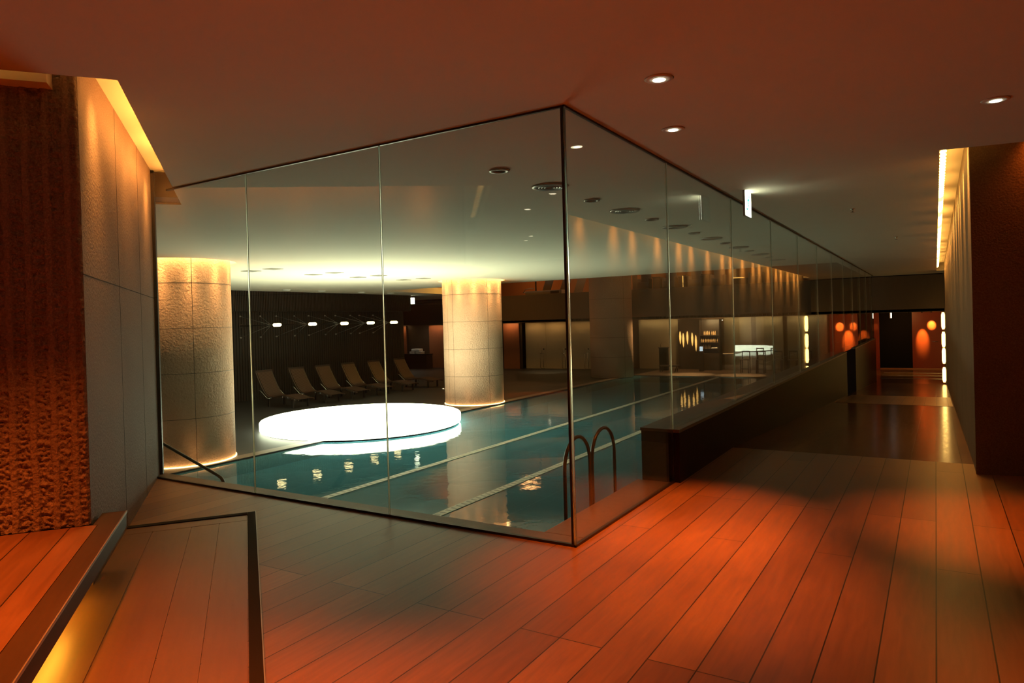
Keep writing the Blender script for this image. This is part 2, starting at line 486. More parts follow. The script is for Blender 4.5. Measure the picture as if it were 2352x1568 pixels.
# left granite pier: smooth flank plus split-face ribbed front
PA, PB = 4.78, .9
pier = MB().box(PA, 8.31, PB, 4.6, 0, TOPZ)
struct(pier.build('wall_left', m_granite, rz=RZL))
JB = .0035
jt = MB()
for (a0, a1, z) in ((PA, 8.31, 1.88),):
    jt.box(a0, a1, PB - .001, PB + .01, z - .003, z + .003)
for a in (6.05, 7.2):
    jt.box(a - .003, a + .003, PB - .001, PB + .01, .0, TOPZ)
struct(jt.build('trim_joint', m_frame, rz=RZL))
from mathutils import noise as MN
NB, NZ = 150, 380
B0, B1 = PB, 1.6
def front(u, v):
    b = B0 + (B1 - B0) * u; z = .3805 + (TOPZ - .3805) * v
    wv = .008 * MN.noise(Vector((b * 4, z * 7, 2)))
    ph = ((b + wv - .962) / .103) % 1.0
    rib = max(0, min(1, (.20 - min(ph, 1 - ph)) / .05))
    edge = min(1, (b - B0) / .012)
    rough = MN.fractal(Vector((b * 36, z * 66, 1)), .7, 2.1, 5) * .013 + MN.noise(Vector((b * 17, z * 38, 5))) * .008 + .004
    out = rib * .016 + (1 - rib) * rough
    return (PA - .004 - .022 * edge - out * edge, b, z)
fr = MB().grid(front, NB, NZ, True)
struct(fr.build('wall_front', m_split, rz=RZL, fix=False))
struct(MB().box(8.31, 8.655, .645, .915, H + .02, TOPZ - .002).build('trim_slot_shade', m_black, rz=RZL))  # added black infill standing in for the slot's unlit end
# dropped soffit in the front slot
struct(MB().box(4.62, 4.75, 1.02, 4.0, 2.962, TOPZ).build('trim_soffit', m_paint, rz=RZL))

# right wall: angled pier front and the long flank down the corridor
struct(MB().prism([(.29, 7.62), (4.2, 8.31), (4.2, 38), (.29, 38)], -1.5, TOPZ).build('wall_right', m_wallr))
# walls of the room behind the camera
bw = MB()
bw.box(-10, 6, -6.2, -6, 0, TOPZ); bw.box(5.0, 5.2, -6, 9, 0, TOPZ); bw.box(-10.2, -10, -6, 3, 0, TOPZ)
struct(bw.build('wall_rear', m_wallr))
# low wall carrying the glass, with a gap part-way down
lw = MB()
lw.box(-2.40, -2.03, 6.17, 20.2, -1.5, .46); lw.box(-2.40, -2.03, 22.5, 30.6, -1.5, .46)
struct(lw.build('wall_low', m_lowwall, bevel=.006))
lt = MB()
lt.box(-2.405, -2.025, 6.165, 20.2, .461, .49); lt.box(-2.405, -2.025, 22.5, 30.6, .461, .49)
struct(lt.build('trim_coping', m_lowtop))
sg = MB().box(-2.40, -2.03, 20.2, 22.5, -1.5, -.9)
struct(sg.build('wall_gap', m_lowtop))

# glazing
def pane_run(name, panes, joints):
    e = bpy.data.objects.new(name, None); C.objects.link(e); struct(e)
    for bx in panes: MB().box(*bx).build('pane', m_glass, e)
    for bx in joints:
        jx, jy = (bx[0] + bx[1]) / 2, (bx[2] + bx[3]) / 2
        MB().tube([(jx, jy, bx[4]), (jx, jy, bx[5])], .0072, 12).build('joint', m_joint, e)
    return e
JX = [GX - 1.6459, GX - 3.2796, GX - 4.98]
t2 = .006
xs = [GX - .012] + JX
win1 = pane_run('window_1', [(xs[i + 1] + .0075, xs[i] - (.0075 if i else .013), GY - t2, GY + t2, .015, H + .2 if i == 2 else H - .01) for i in range(3)],
                [(x - .006, x + .006, GY - .008, GY + .008, .015, H - .005) for x in JX[:2]])
MB().box(-7.0, GX, GY - .012, GY + .012, 0, .018).build('bottom_channel', m_darkmetal, win1)
MB().box(-6.6, GX, GY - .010, GY + .010, H - .014, H).build('top_channel', m_darkmetal, win1)
ys = [GY + .012, 6.17]
while ys[-1] < 29.9: ys.append(ys[-1] + 2.35)
ys[-1] = 30.6
win2 = pane_run('window_2', [(GX - t2, GX + t2, ys[i] + .0075, ys[i + 1] - .0075, .015 if i == 0 else .49, H - .01) for i in range(len(ys) - 1)],
                [(GX - .008, GX + .008, y - .006, y + .006, .015 if k == 0 else .49, H - .005) for k, y in enumerate(ys[1:-1])])
MB().box(GX - .012, GX + .012, GY, 6.165, 0, .018).build('bottom_channel', m_darkmetal, win2)
MB().box(GX - .010, GX + .010, GY, 30.6, H - .014, H).build('top_channel', m_darkmetal, win2)
cp = MB().box(GX - .024, GX - .010, GY - .008, GY + .006, 0, H)
MB().tube([(GX + .002, GY - .004, 0), (GX + .002, GY - .004, H)], .0105, 24).build('corner_bead', m_bead, win1)
cp.build('corner_bar', m_darkmetal, win1)
# dark frame where the glass meets the pier
fx = ab(8.31, .9)
struct(MB().box(8.20, 8.30, .868, .899, 0, 3.24).build('trim_frame', m_black, rz=RZL))

# pool hall far walls
def ribbed(y0, y1, z0, z1, x, pitch, dep, name):
    n = int((y1 - y0) / pitch)
    prof = []
    for i in range(n):
        y = y0 + i * pitch
        prof += [(x, y), (x, y + pitch * .45), (x - dep, y + pitch * .5), (x - dep, y + pitch * .95)]
    prof.append((x, y1))
    m = MB()
    vs = [(a, b, z0) for a, b in prof] + [(a, b, z1) for a, b in prof]; k = len(prof)
    m.add(vs, [(i, i + 1, k + i + 1, k + i) for i in range(k - 1)])
    m.box(x - .3, x - dep - .001, y0, y1, z0, z1)
    return struct(m.build(name, m_rib, fix=False))
ribbed(6, 25.9, 2.2, 2.96, -21.7, .076, .035, 'wall_fascia')
ribbed(6, 25.9, DK, 2.96, -22.2, .12, .03, 'wall_end')
fw = MB()
fw.box(-32, -20.4, 34.0, 34.2, DK, H); fw.box(-32.2, -32, 3, 34, DK, H)
struct(fw.build('wall_back', m_dark))
struct(MB().box(-21.7, -3.75, 35.4, 35.6, DK, 1.5).build('wall_far', mottled('dim brown wall', (.17, .10, .055), (.21, .13, .07), 3, .6)))
# mezzanine: parapet band, floor, room
struct(MB().box(-22.5, .29, 31.3, 31.5, 1.48, 2.93).build('wall_parapet', m_parapet))
struct(MB().box(-27, -4.4, 31.5, 36.2, 2.75, 2.86).build('floor_mezzanine', m_dark))
mz = MB()
mz.box(-27, -4.2, 36, 36.2, 2.86, 5.4); mz.box(-4.4, -4.2, 31.3, 36, 2.86, 5.4)
struct(mz.build('wall_mezzanine', m_orange))
struct(MB().box(-27, -2, 21, 36.2, 5.4, 5.5).build('ceiling_mezzanine', m_paint))
vw = MB()
vw.add([(-19.4, 21.45, TOPZ), (-20.9, 31.25, TOPZ), (-20.9, 31.25, 5.4), (-19.4, 21.45, 5.4), (-19.6, 21.4, TOPZ), (-21.1, 31.25, TOPZ), (-21.1, 31.25, 5.4), (-19.6, 21.4, 5.4)],
       [(0, 1, 2, 3), (4, 7, 6, 5), (0, 3, 7, 4), (1, 5, 6, 2), (0, 4, 5, 1), (3, 2, 6, 7)])
vw.box(-19.6, -2.15, 21.25, 21.45, TOPZ, 5.4)
vw.box(-2.35, -2.15, 21.45, 31.25, TOPZ, 5.4)
struct(vw.build('wall_void', m_orange))
# lobby beyond the corridor
lbm = MB()
lbm.box(-.95, .29, 37, 37.2, DK, 1.5); lbm.box(-3.7, -2.3, 37, 37.2, DK, 1.5)
struct(lbm.build('wall_lobby', m_red))
struct(MB().box(-2.3, -.95, 37.6, 37.7, DK, 1.5).build('door_1', m_black))
struct(MB().box(-3.75, -3.6, 31.5, 35.4, DK, 1.5).build('wall_side', m_red))
st = MB()  # thin raised steel strips across the lobby floor
for k, yy in enumerate((31.7, 33.2, 34.6)):
    st.box(-2.0, .27, yy, yy + .07, DK, DK + .012)
struct(st.build('trim_floorstrip', m_steel))
MBs = MB().box(-2.28, .28, 36.8, 36.98, DK, DK + .05)
struct(MBs.build('baseboard_lobby', plain('copper skirting', (.55, .25, .12), .35, .8)))

# ================================================================== THINGS
# ---- round stone columns
def column(x, y, z1, label, seam):
    t = thing('stone_column', label, 'column', (x, y, DK), 0, 'round columns along the pool')
    MB().lathe([(CR, 0), (CR, z1 - DK)], 96).build('shaft', m_column, t)
    j = MB()
    z = 0
    for zz in (.95, 1.85, 2.75, 3.65):
        if zz < z1 - DK - .1: j.lathe([(CR + .0015, zz - .004), (CR + .0015, zz + .004)], 96)
    for a in seam:
        a = math.radians(a)
        c, s = math.cos(a), math.sin(a)
        r = CR + .002; q = .004
        j.add([(r * c - q * -s, r * s - q * c, 0), (r * c + q * -s, r * s + q * c, 0), (r * c + q * -s, r * s + q * c, z1 - DK), (r * c - q * -s, r * s - q * c, z1 - DK)], [(0, 1, 2, 3)])
    j.build('joint', m_darkmetal, t, fix=False)
    return t
def halo(t, zc, base=True):
    rg = MB(); n = 64
    for r0, r1, z0, z1 in ((CR + .02, CR + .12, zc, zc + .02),):
        vs = [];
        for k in range(n):
            a = 2 * PI * k / n; c, s = math.cos(a), math.sin(a)
            vs += [(r0 * c, r0 * s, z0), (r1 * c, r1 * s, z0), (r1 * c, r1 * s, z1), (r0 * c, r0 * s, z1)]
        fs = []
        for k in range(n):
            p, q = 4 * k, 4 * ((k + 1) % n)
            for i in range(4): fs.append((p + i, p + (i + 1) % 4, q + (i + 1) % 4, q + i))
        rg.add(vs, fs)
    rg.build('halo_light', m_halo, t)
    for k in range(12):
        a = 2 * PI * (k + .3) / 12
        lamp('SPOT', 'halo_beam', t, ((CR + .10) * math.cos(a), (CR + .10) * math.sin(a), zc - .02), 210, (1, .52, .18), .22, aim=(-.10 * math.cos(a), -.10 * math.sin(a), -1), cone=.75, blend=1)
    if base:
        for k in range(8):
            a = 2 * PI * (k + .5) / 8
            lamp('SPOT', 'base_beam', t, ((CR + .10) * math.cos(a), (CR + .10) * math.sin(a), .04), 4, (1, .52, .18), .2, aim=(-.05 * math.cos(a), -.05 * math.sin(a), 1), cone=1.6, blend=1)
        MB().lathe([(CR + .004, .005), (CR + .02, .005), (CR + .02, .025), (CR + .004, .025)], 64).build('base_light', m_halo2, t)
c1 = column(*cols[0], TOPZ, 'thick rough stone column nearest the granite pier with glowing top ring', (-20, -80, 40, 160, 240))
halo(c1, 3.08 - DK)
c2 = column(*cols[1], TOPZ, 'rough stone column with glowing top ring rising beyond the bright disc', (-25, -95, 60, 150, 250))
halo(c2, 3.08 - DK)
MB().lathe([(0, 0), (.05, 0), (.045, .03), (0, .03)], 16).build('tap_plate', m_chrome, c2).location = (-.15 - .62, -.72, .5)
c3 = column(*cols[2], 5.39, 'dark tall column by the far parapet, lit only down its right edge', (-30, 90, 200))
lamp('SPOT', 'edge_light', c3, (2.15, 2.2, 2.60), 480, COL_WARM, .05, aim=(-1.4, -1.45, -1.15), cone=1.25, blend=.8)

# ---- glowing disc at the pool edge
dx, dy = -13.44, 13.88
RD = 2.68
disc = thing('light_disc', 'huge glowing white round disc hovering over the pool edge', 'light', (dx, dy, DK))
prof = [(RD - .05, .012), (RD - .02, .018), (RD, .05), (RD, .22), (RD - .02, .25), (RD - .06, .265), (0, .265)]
MB().lathe(prof, 96).build('glowing_shell', m_disc, disc)
MB().lathe([(0, .002), (RD - .05, .002), (RD - .05, .0118), (0, .0118)], 96).build('base_plate', m_dull, disc)

# ---- lane ropes / dividers on the water
def lane(x, y0, y1, label):
    t = thing('lane_divider', label, 'lane divider', (x, y0, WT), 0, 'lane dividers lying along the pool')
    n = y1 - y0
    MB().box(-.075, .075, 0, n, -.03, .008).build('ribbed_strip', m_lane, t)
lane(-6.1, GY + .25, 30.9, 'long pale ribbed lane divider nearer the glass corner and handrails')
lane(-8.35, GY + .25, 30.9, 'long pale ribbed lane divider running past the bright disc')

# ---- looped pool rails beside the glass
def loop_rail(y0, y1, label):
    t = thing('grab_rail', label, 'handrail', (-2.475, (y0 + y1) / 2, -.5), 0, 'looped rails at the pool corner')
    r = (y1 - y0) / 2; zt = .585 + .5 - r
    pts = [(0, -r, 0), (0, -r, zt * .5)] + [(0, -r * math.cos(PI * k / 14), zt + r * math.sin(PI * k / 14)) for k in range(15)] + [(0, r, zt * .5), (0, r, 0)]
    MB().tube(pts, .015, 10).build('bent_tube', m_rail, t)
    for s in (-1, 1):
        MB().box(-.01, .04, s * r - .02, s * r + .02, .38, .44).build('bracket', m_rail, t)
loop_rail(4.735, 5.19, 'dark looped tube rail touching the steel glass corner')
loop_rail(5.235, 5.70, 'dark looped tube rail next to the low stone wall end')

# ---- slanted handrail at the far left of the pool
hr = thing('slanted_handrail', 'slim steel handrail sloping down into the pool by the granite pier', 'handrail', (-6.5, 4.6, WT))
o = 1.2
MB().tube([(-1.5, 0, .36 + o), (-1.1, 0, .24 + o), (-.1, 0, -.035 + o), (-.045, 0, -.055 + o), (-.01, 0, -.09 + o), (0, 0, -.16 + o), (0, 0, -1.2 + o - 1.0)], .017, 10).build('rail_tube', m_rail, hr)

# ---- loungers
def lounger_proto():
    t = thing('pool_lounger', '', 'lounger')
    prof = [(-1.05, 1.17), (-.98, 1.03), (-.82, .76), (-.66, .53), (-.52, .40), (-.38, .345), (-.15, .345), (.12, .385), (.35, .40), (.6, .375), (.85, .32), (1.08, .30)]
    # smooth the profile
    P = []
    for i in range(len(prof) - 1):
        p0 = prof[max(i - 1, 0)]; p1 = prof[i]; p2 = prof[i + 1]; p3 = prof[min(i + 2, len(prof) - 1)]
        for k in range(4):
            u = k / 4
            P.append(tuple(.5 * ((2 * p1[c]) + (-p0[c] + p2[c]) * u + (2 * p0[c] - 5 * p1[c] + 4 * p2[c] - p3[c]) * u * u + (-p0[c] + 3 * p1[c] - 3 * p2[c] + p3[c]) * u ** 3) for c in (0, 1)))
    P.append(prof[-1])
    def strip(m, y0, y1, off, th, i0=0, i1=None):
        pts = P[i0:i1]; vs = []; n = len(pts)
        for i, (x, z) in enumerate(pts):
            a = pts[max(i - 1, 0)]; b = pts[min(i + 1, n - 1)]
            tx, tz = b[0] - a[0], b[1] - a[1]; L = math.hypot(tx, tz); nx, nz = -tz / L, tx / L
            for yy in (y0, y1):
                vs.append((x + nx * off, yy, z + nz * off)); vs.append((x + nx * (off - th), yy, z + nz * (off - th)))
        fs = []
        for i in range(n - 1):
            a, b = 4 * i, 4 * (i + 1)
            fs += [(a, a + 2, b + 2, b), (a + 1, b + 1, b + 3, a + 3), (a, b, b + 1, a + 1), (a + 2, a + 3, b + 3, b + 2)]
        fs += [(0, 1, 3, 2), (4 * n - 4, 4 * n - 2, 4 * n - 1, 4 * n - 3)]
        m.add(vs, fs)
    s = MB(); N = 11; W = .6
    for k in range(N):
        y = -W / 2 + W * k / N
        strip(s, y + .004, y + W / N - .004, .012, .014)
    s.build('slatted_seat', m_slat, t)
    f = MB()
    for sgn in (-1, 1):
        strip(f, sgn * .335 - .022, sgn * .335 + .022, .0, .05)
    f.build('side_frame', m_loungeframe, t)
    hb = MB().box(-1.1, -1.06, -.36, .36, 1.13, 1.24); hb.build('head_bar', m_loungeframe, t)
    for (x, yy) in ((-.42, -.33), (-.42, .33), (.78, -.33), (.78, .33)):
        zt = .30 if x < 0 else .28
        MB().box(x - .03, x + .03, yy - .025, yy + .025, 0, zt).build('leg', m_darkmetal, t)
    for sgn in (-1, 1):
        a = MB().tube([(-.95, sgn * .40, .56), (-.78, sgn * .40, .55), (-.74, sgn * .40, .53), (-.46, sgn * .39, .31), (-.42, sgn * .375, .29), (-.3, sgn * .36, .29)], .012, 6)
        a.build('armrest', m_chrome, t)
    for x, z in ((-.3, .33), (.3, .385), (.55, .375), (.9, .30)):
        MB().box(x - .014, x + .014, -.372, -.358, z - .11, z + .01).build('bracket', m_chrome, t)
    return t
lp = lounger_proto()
LY = [16.15, 17.6, 18.9, 20.25, 21.75, 23.4]
LL = ['woven pool lounger nearest the first column, front of the row', 'second woven pool lounger from the nearer end of the row',
      'third woven pool lounger from the nearer end of the row', 'fourth woven pool lounger, third from the far dim end of the row',
      'dim pool lounger second from the far end of the row', 'barely lit pool lounger at the far end of the row beside the red panel']
for i, y in enumerate(LY):
    if i == 0:
        lp.location = (-19.3, y, DK); lp['label'] = LL[0]; lp['group'] = 'loungers along the ribbed wall'
    else: dup(lp, (-19.3, y, DK), 0, LL[i])

# ---- stayed wall lamps over the loungers
def wall_lamp():
    t = thing('wall_lamp', '', 'lamp', (0, 0, 0), 0, 'stayed lamps along the ribbed wall')
    MB().tube([(0, 0, 0), (1.9, 0, 0)], .022, 8).build('arm', m_darkmetal, t)
    MB().tube([(1.9, 0, 0), (1.92, 0, 0), (2.2, 0, 0), (2.25, 0, 0), (2.27, 0, 0)], [.05, .062, .062, .05, .02], 14).build('bulb', m_bulb, t)
    for z in (.36, -.44):
        for dy in (0, .9):
            MB().tube([(.02, dy, z), (1.75, 0, 0.0)], .006, 6).build('stay_rod', m_dull, t)
            MB().tube([(-.02, dy, z), (.05, dy, z)], .03, 8).build('anchor', m_dull, t)
    MB().box(-.03, .03, -.06, .06, -.08, .08).build('wall_plate', m_darkmetal, t)
    return t
wl = wall_lamp()
WY = [16.6, 18.25, 19.9, 21.4, 22.85]
WLAB = ['glowing stayed lamp above the nearest lounger, leftmost of the lamp row', 'second glowing stayed lamp from the left over the loungers',
        'third glowing stayed lamp, middle of the row of five', 'fourth glowing stayed lamp, just left of the slim glass joint', 'last glowing stayed lamp, far right of the lamp row']
for i, y in enumerate(WY):
    if i == 0: wl.location = (-22.2, y, 1.66); wl['label'] = WLAB[0]
    else: dup(wl, (-22.2, y, 1.66), 0, WLAB[i])

# ---- ceiling downlights that are lit
def downlight(x, y, label, power, group='lit downlights in the orange ceiling', aim=(0, 0, -1), cone=.85, col=COL_DOWN, name='downlight'):
    t = thing(name, label, 'light', (x, y, H), 0, group)
    rg = MB()
    n = 28
    rg.lathe([(.038, -.001), (.040, -.009), (.080, -.006), (.088, 0)], n)
    rg.build('trim_ring', m_white, t)
    MB().lathe([(0, -.0105), (.036, -.0105), (.036, -.002), (0, -.002)], n).build('lens', m_lens, t)
    lamp('SPOT', 'downlight_beam', t, (0, 0, -.03), power, col, .03, aim=aim, cone=cone, blend=1)
    return t
downlight(-1.39, 4.02, 'lit downlight in the ceiling nearest the top of the picture', L_DOWN * 1.15, cone=.95)
downlight(-1.68, 5.15, 'lit downlight close to the glass corner, lower of the two', L_DOWN * 1.1)
downlight(.38, 5.82, 'lit downlight near the right edge of the ceiling', L_DOWN * .75)
for (x, y, p) in ((-3.64, 1.39, .52), (-4.4, .65, .5), (-5.74, -1.76, .8), (-6.12, -2.23, .8), (-1.5, 1.9, .9), (-2.5, 1.35, .55), (.35, 2.95, .3), (-.5, 1.0, .7), (1.6, .2, 1.1), (2.9, 2.3, 1.0), (.2, -1.8, 1.2), (-2.2, -1.2, 1.2)):  # first ones mirrored in the glass; the rest added to brighten floor and ceiling
    downlight(x, y, 'lit downlight out of the picture, in a set mostly added to brighten floor and ceiling', L_DOWN * p, 'downlights outside the frame', cone=1.2 if x < -3 else .9)

# ---- unlit fittings in the pool ceiling
def ring_fitting(name, r, label, x, y, group, cat):
    t = thing(name, label, cat, (x, y, H), 0, group)
    MB().lathe([(r * .62, -.001), (r * .64, -.016), (r * .95, -.018), (r, -.002)], 28).build('trim_ring', m_dull, t)
    if r > .15:
        for q in (.2, .36, .52):
            MB().lathe([(r * q, -.006), (r * q + .006, -.02), (r * q + .02, -.02), (r * q + .026, -.006)], 28).build('blade', m_dull, t)
        MB().lathe([(0, -.003), (r * .62, -.003), (r * .62, -.001), (0, -.001)], 28).build('throat', m_darkmetal, t)
    else:
        MB().lathe([(0, -.003), (r * .62, -.003), (r * .62, -.001), (0, -.001)], 24).build('lens', m_darkmetal, t)
    return t
order = ['nearest', 'second', 'third', 'fourth', 'fifth', 'sixth', 'seventh', 'eighth']
sm = ring_fitting('recessed_spot', .1, 'unlit small recessed spot nearest the glass corner in the pool ceiling', -3.48, 5.5, 'unlit small spots in the pool ceiling', 'light')
bg = ring_fitting('air_diffuser', .2, 'round white air diffuser in the pool ceiling right behind the glass corner', -3.48, 6.5, 'round air diffusers in the pool ceiling', 'vent')
for k in range(1, 7):
    dup(sm, (-3.48, 5.5 + 2.05 * k, H), None, '%s unlit small spot from the glass corner in the pool ceiling' % order[k])
    dup(bg, (-3.48, 6.5 + 2.07 * k, H), None, '%s round air diffuser from the glass corner in the pool ceiling' % order[k])
def slot_fitting(x, y, label):
    t = thing('ceiling_slot', label, 'vent', (x, y, H), 0, 'small ceiling slots over the bright disc')
    MB().box(-.17, .17, -.17, .17, -.012, 0).build('plate', m_dull, t)
for k, y in enumerate((11.06, 13.05, 14.74, 16.75)):
    for x in (-13.5, -14.3):
        slot_fitting(x, y, '%s square ceiling plate %s, over the glowing disc' % (('nearest', 'second', 'third', 'farthest')[k], 'on the right row' if x > -14 else 'on the left row'))
for (x, y, lab) in ((-.95, 10.6, 'tiny sprinkler head in the corridor ceiling right of the lit exit sign'), (-.62, 15.2, 'tiny sprinkler head farther down the dark corridor ceiling')):
    t = thing('sprinkler', lab, 'sprinkler', (x, y, H))
    MB().lathe([(.03, 0), (.03, -.01), (.012, -.012), (.012, -.045), (.03, -.05), (0, -.052)], 14).build('head', m_steel, t)
for k, y in enumerate((17.3, 19.0, 21.2, 23.0)):
    t = thing('smoke_detector', '%s pale round detector on the ceiling before the ribbed wall' % ('nearest', 'second', 'third', 'last')[k], 'detector', (-20.4, y, H), 0, 'detectors before the ribbed wall')
    MB().lathe([(.16, 0), (.16, -.02), (.1, -.05), (0, -.055)], 20).build('dome', m_white, t)

# ---- running-man exit signs
def exit_sign(loc, rz, s, label, man=True, th=.025, face=None):
    """face looks along local +X"""
    t = thing('exit_sign', label, 'sign', loc, rz)
    MB().box(-th, -.001, -s / 2 - .006, s / 2 + .006, -s - .012, 0).build('housing', m_dull, t)
    MB().box(-.001, .003, -s / 2, s / 2, -s - .006, -.006).build('lit_face', face or m_sign, t)
    if man:
        p = MB()
        k = s / .28
        bigger = lambda q: (q[0] * 1.5, -.14 + (q[1] + .14) * 1.5)
        def poly(pts):
            pts = [bigger(q) for q in pts]
            n = len(pts)
            vs = [(.0035, y * k, z * k) for y, z in pts] + [(.005, y * k, z * k) for y, z in pts]
            p.add(vs, [list(range(n))[::-1], list(range(n, 2 * n))] + [(i, (i + 1) % n, n + (i + 1) % n, n + i) for i in range(n)])
        # running figure: head, torso, arms, legs
        poly([(.02 + .014 * math.cos(a * PI / 6), -.085 + .014 * math.sin(a * PI / 6)) for a in range(12)])
        poly([(-.012, -.105), (.012, -.100), (.006, -.150), (-.022, -.150)])
        poly([(.010, -.102), (.050, -.125), (.046, -.134), (.006, -.114)])
        poly([(-.012, -.104), (-.044, -.128), (-.036, -.150), (-.028, -.146), (-.034, -.130), (-.006, -.114)])
        poly([(.004, -.146), (.034, -.168), (.020, -.205), (.010, -.201), (.020, -.171), (-.012, -.152)])
        poly([(-.008, -.148), (-.030, -.180), (-.066, -.182), (-.066, -.194), (-.026, -.194), (.004, -.152)])
        poly([(.072, -.075), (.079, -.075), (.079, -.215), (.072, -.215)])
        p.build('running_figure', m_signgreen, t, fix=False)
    return t
exit_sign((-1.83, 8.27, H), 0, .28, 'bright white exit sign with green figure hanging from the corridor ceiling')
exit_sign((-21.9, 26.2, H - .1), -math.radians(60), .3, 'small distant lit exit sign above the dark back corner', False)
MB().tube([(0, 0, .0), (0, 0, .1)], .01, 6).build('hanger', m_dull, bpy.data.objects['exit_sign.001'])
exit_sign((-1.72, 35.5, 1.5), -math.radians(9), .26, 'tiny lit sign hanging above the black doorway', False, face=emit('dim sign face', (.9, 1, .9), 1.6))

# ---- cove tube rows
def tube_row(name, label, n, step, fn, mat, r, parent_rz=0, loc=(0, 0, 0)):
    t = thing(name, label, 'light', loc, parent_rz)
    m = MB()
    for k in range(n):
        p, q = fn(k * step), fn(k * step, True)
        m.tube([p, q], r, 8)
    m.build('tubes', mat, t)
    return t
rr = tube_row('cove_light', 'row of slanted glowing tubes in the ceiling slot along the right wall', 118, .184, lambda s, e=False: (.094 + (.016 if e else -.016), 7.45 + s + (.15 if e else 0), 3.09 + (.018 if e else -.018)), m_ropeR, .017)
MB().box(.0505, .062, 7.5, 29.4, 3.04, 3.14).build('mount', m_dull, rr)
rl = tube_row('cove_light', 'glowing tubes hidden in the ceiling slot over the left granite wall', 17, .195, lambda s, e=False: (4.85 + s + (.17 if e else 0), .660, 3.045), m_ropeL, .015, RZL)
MB().box(4.8, 8.15, .6405, .6445, 3.02, 3.07).build('mount', m_dull, rl)
rf = tube_row('cove_light', 'glowing tubes in the slot before the ribbed granite front', 14, .195, lambda s, e=False: (4.52 + (.02 if e else -.02), 1.05 + s + (.17 if e else 0), 3.12), m_ropeF, .02, RZL)
MB().box(4.46, 4.495, 1.0, 3.8, 3.1, 3.16).build('mount', m_dull, rf)
for k, (a, pw) in enumerate(((5.2, 190), (6.5, 60), (7.8, 200))):
    lamp('SPOT', 'cove_beam', rl, (a, .70, 3.19), pw, COL_COVE, .2, aim=Vector((0, .36, -1)), cone=1.15, blend=1)
for k in range(19):
    y = 7.95 + k * 1.12 + (k % 3) * .15
    lamp('SPOT', 'cove_beam', rr, (.17, y, 3.12), 230, COL_COVE, .14, aim=Vector((.24, 0, -1)), cone=1.15, blend=1)
lamp('SPOT', 'cove_beam', rr, (.9, 7.62, 3.15), 30, COL_DOWN, .03, aim=Vector((.1, .5, -1)), cone=2.2, blend=1)

# ---- timber platform with light beneath, at the left
pf = thing('timber_platform', 'raised timber platform with glowing underside before the ribbed granite', 'platform', (0, 0, 0), RZL)
TZ = .38
tp = MB().prism([(-3.5, .86), (PA - .05, .86), (PA - .05, 4.5), (-3.5, 4.5)], TZ - .05, TZ)
tp.build('deck_boards', m_step, pf)
ed = MB().prism([(-3.5, .75), (5.02, .75), (5.02, .885), (PA - .06, .885), (PA - .06, .858), (-3.5, .858)], TZ - .105, TZ + .001)
ed.build('edge_board', m_stepdark, pf, bevel=.004)
MB().box(-3.5, 5.02, .744, .7495, TZ - .012, TZ + .002).build('steel_edge', m_dull, pf)
MB().prism([(-3.5, 1.02), (PA - .06, 1.02), (PA - .06, 1.06), (-3.5, 1.06)], 0, TZ - .05).build('riser', m_dark, pf)
MB().box(-3.5, 4.5, .985, 1.01, TZ - .125, TZ - .106).build('light_strip', m_under, pf)
MB().box(-3.5, 4.6, .958, .966, TZ - .15, TZ - .105).build('light_shield', m_dark, pf)  # unseen lip added to narrow the strip's glow on the floor

# ---- framed floor panel beside the platform
hp = thing('floor_panel', 'dark framed timber floor panel set in the floor beside the platform', 'floor panel', (0, 0, 0), RZL)
for b0, b1 in ((.035, .232), (.238, .43), (.436, .70), (.706, .95)):
    MB().box(-1, 5.86, b0, b1, 0, .006).build('board', m_hatch, hp)
MB().box(5.866, 6.03, .035, .93, 0, .006).build('head_board', m_hatch, hp)
fm = MB(); fm.box(-1, 6.1, -.03, .03, 0, .012); fm.box(6.035, 6.1, .031, .93, 0, .012)
fm.build('frame', m_frame, hp)
MB().box(-1, 6.104, -.036, -.0305, 0, .014).build('edge_strip', m_dull, hp)

# ---- vertical amber lamp at the corridor end
vl = thing('strip_lamp', 'tall amber wall lamp of four glowing segments at the corridor end', 'lamp', (.225, 29.5, DK))
for z0, z1 in ((1.45, .83), (.74, .18), (.15, -.42), (-.55, -1.10)):
    MB().lathe([(0, z1 - DK), (.035, z1 - DK), (.06, z1 - DK + .1), (.06, z0 - DK - .1), (.035, z0 - DK), (0, z0 - DK)], 16).build('segment', m_strip, vl)
MB().box(.055, .064, -.05, .05, .0, 2.64).build('back_plate', m_darkmetal, vl)

# ---- lobby: wall washers on the red panels
def washer(x, y, label, aim, p, cone):
    t = thing('ceiling_spot', label, 'light', (x, y, 1.5), 0, 'small spots over the red lobby')
    MB().lathe([(.035, 0), (.035, -.06), (0, -.06)], 12).build('can', m_black, t)
    lamp('SPOT', 'spot_beam', t, (0, 0, -.08), p, (1, .66, .12), .02, aim=aim, cone=cone, blend=.9)
washer(-.17, 36.2, 'small black spot above the right red lobby panel', (0, .8, -.55), 900, .4)
washer(-.54, 36.4, 'small black spot beside the dark doorway, right of it', (0, .6, -1.15), 650, .45)
washer(-3.4, 36.2, 'small black spot above the left red lobby panel', (0, .8, -.55), 900, .4)
washer(-2.95, 36.4, 'small black spot second from the left in the lobby', (0, .6, -1.15), 650, .45)
washer(-2.47, 36.2, 'small black spot beside the dark doorway, left of it', (0, .8, -.6), 12, .35)
washer(-1.0, 34.0, 'small black spot lighting the lobby floor', (0, 0, -1), 120, 1.3)
lamp('AREA', 'lobby_fill', bpy.data.objects['ceiling_spot'], (-1.3, -2.2, -.02), 45, (1, .42, .10), .8, .8, aim=Vector((0, .7, -.7)))  # added soft fill for the red lobby walls, no fixture of its own
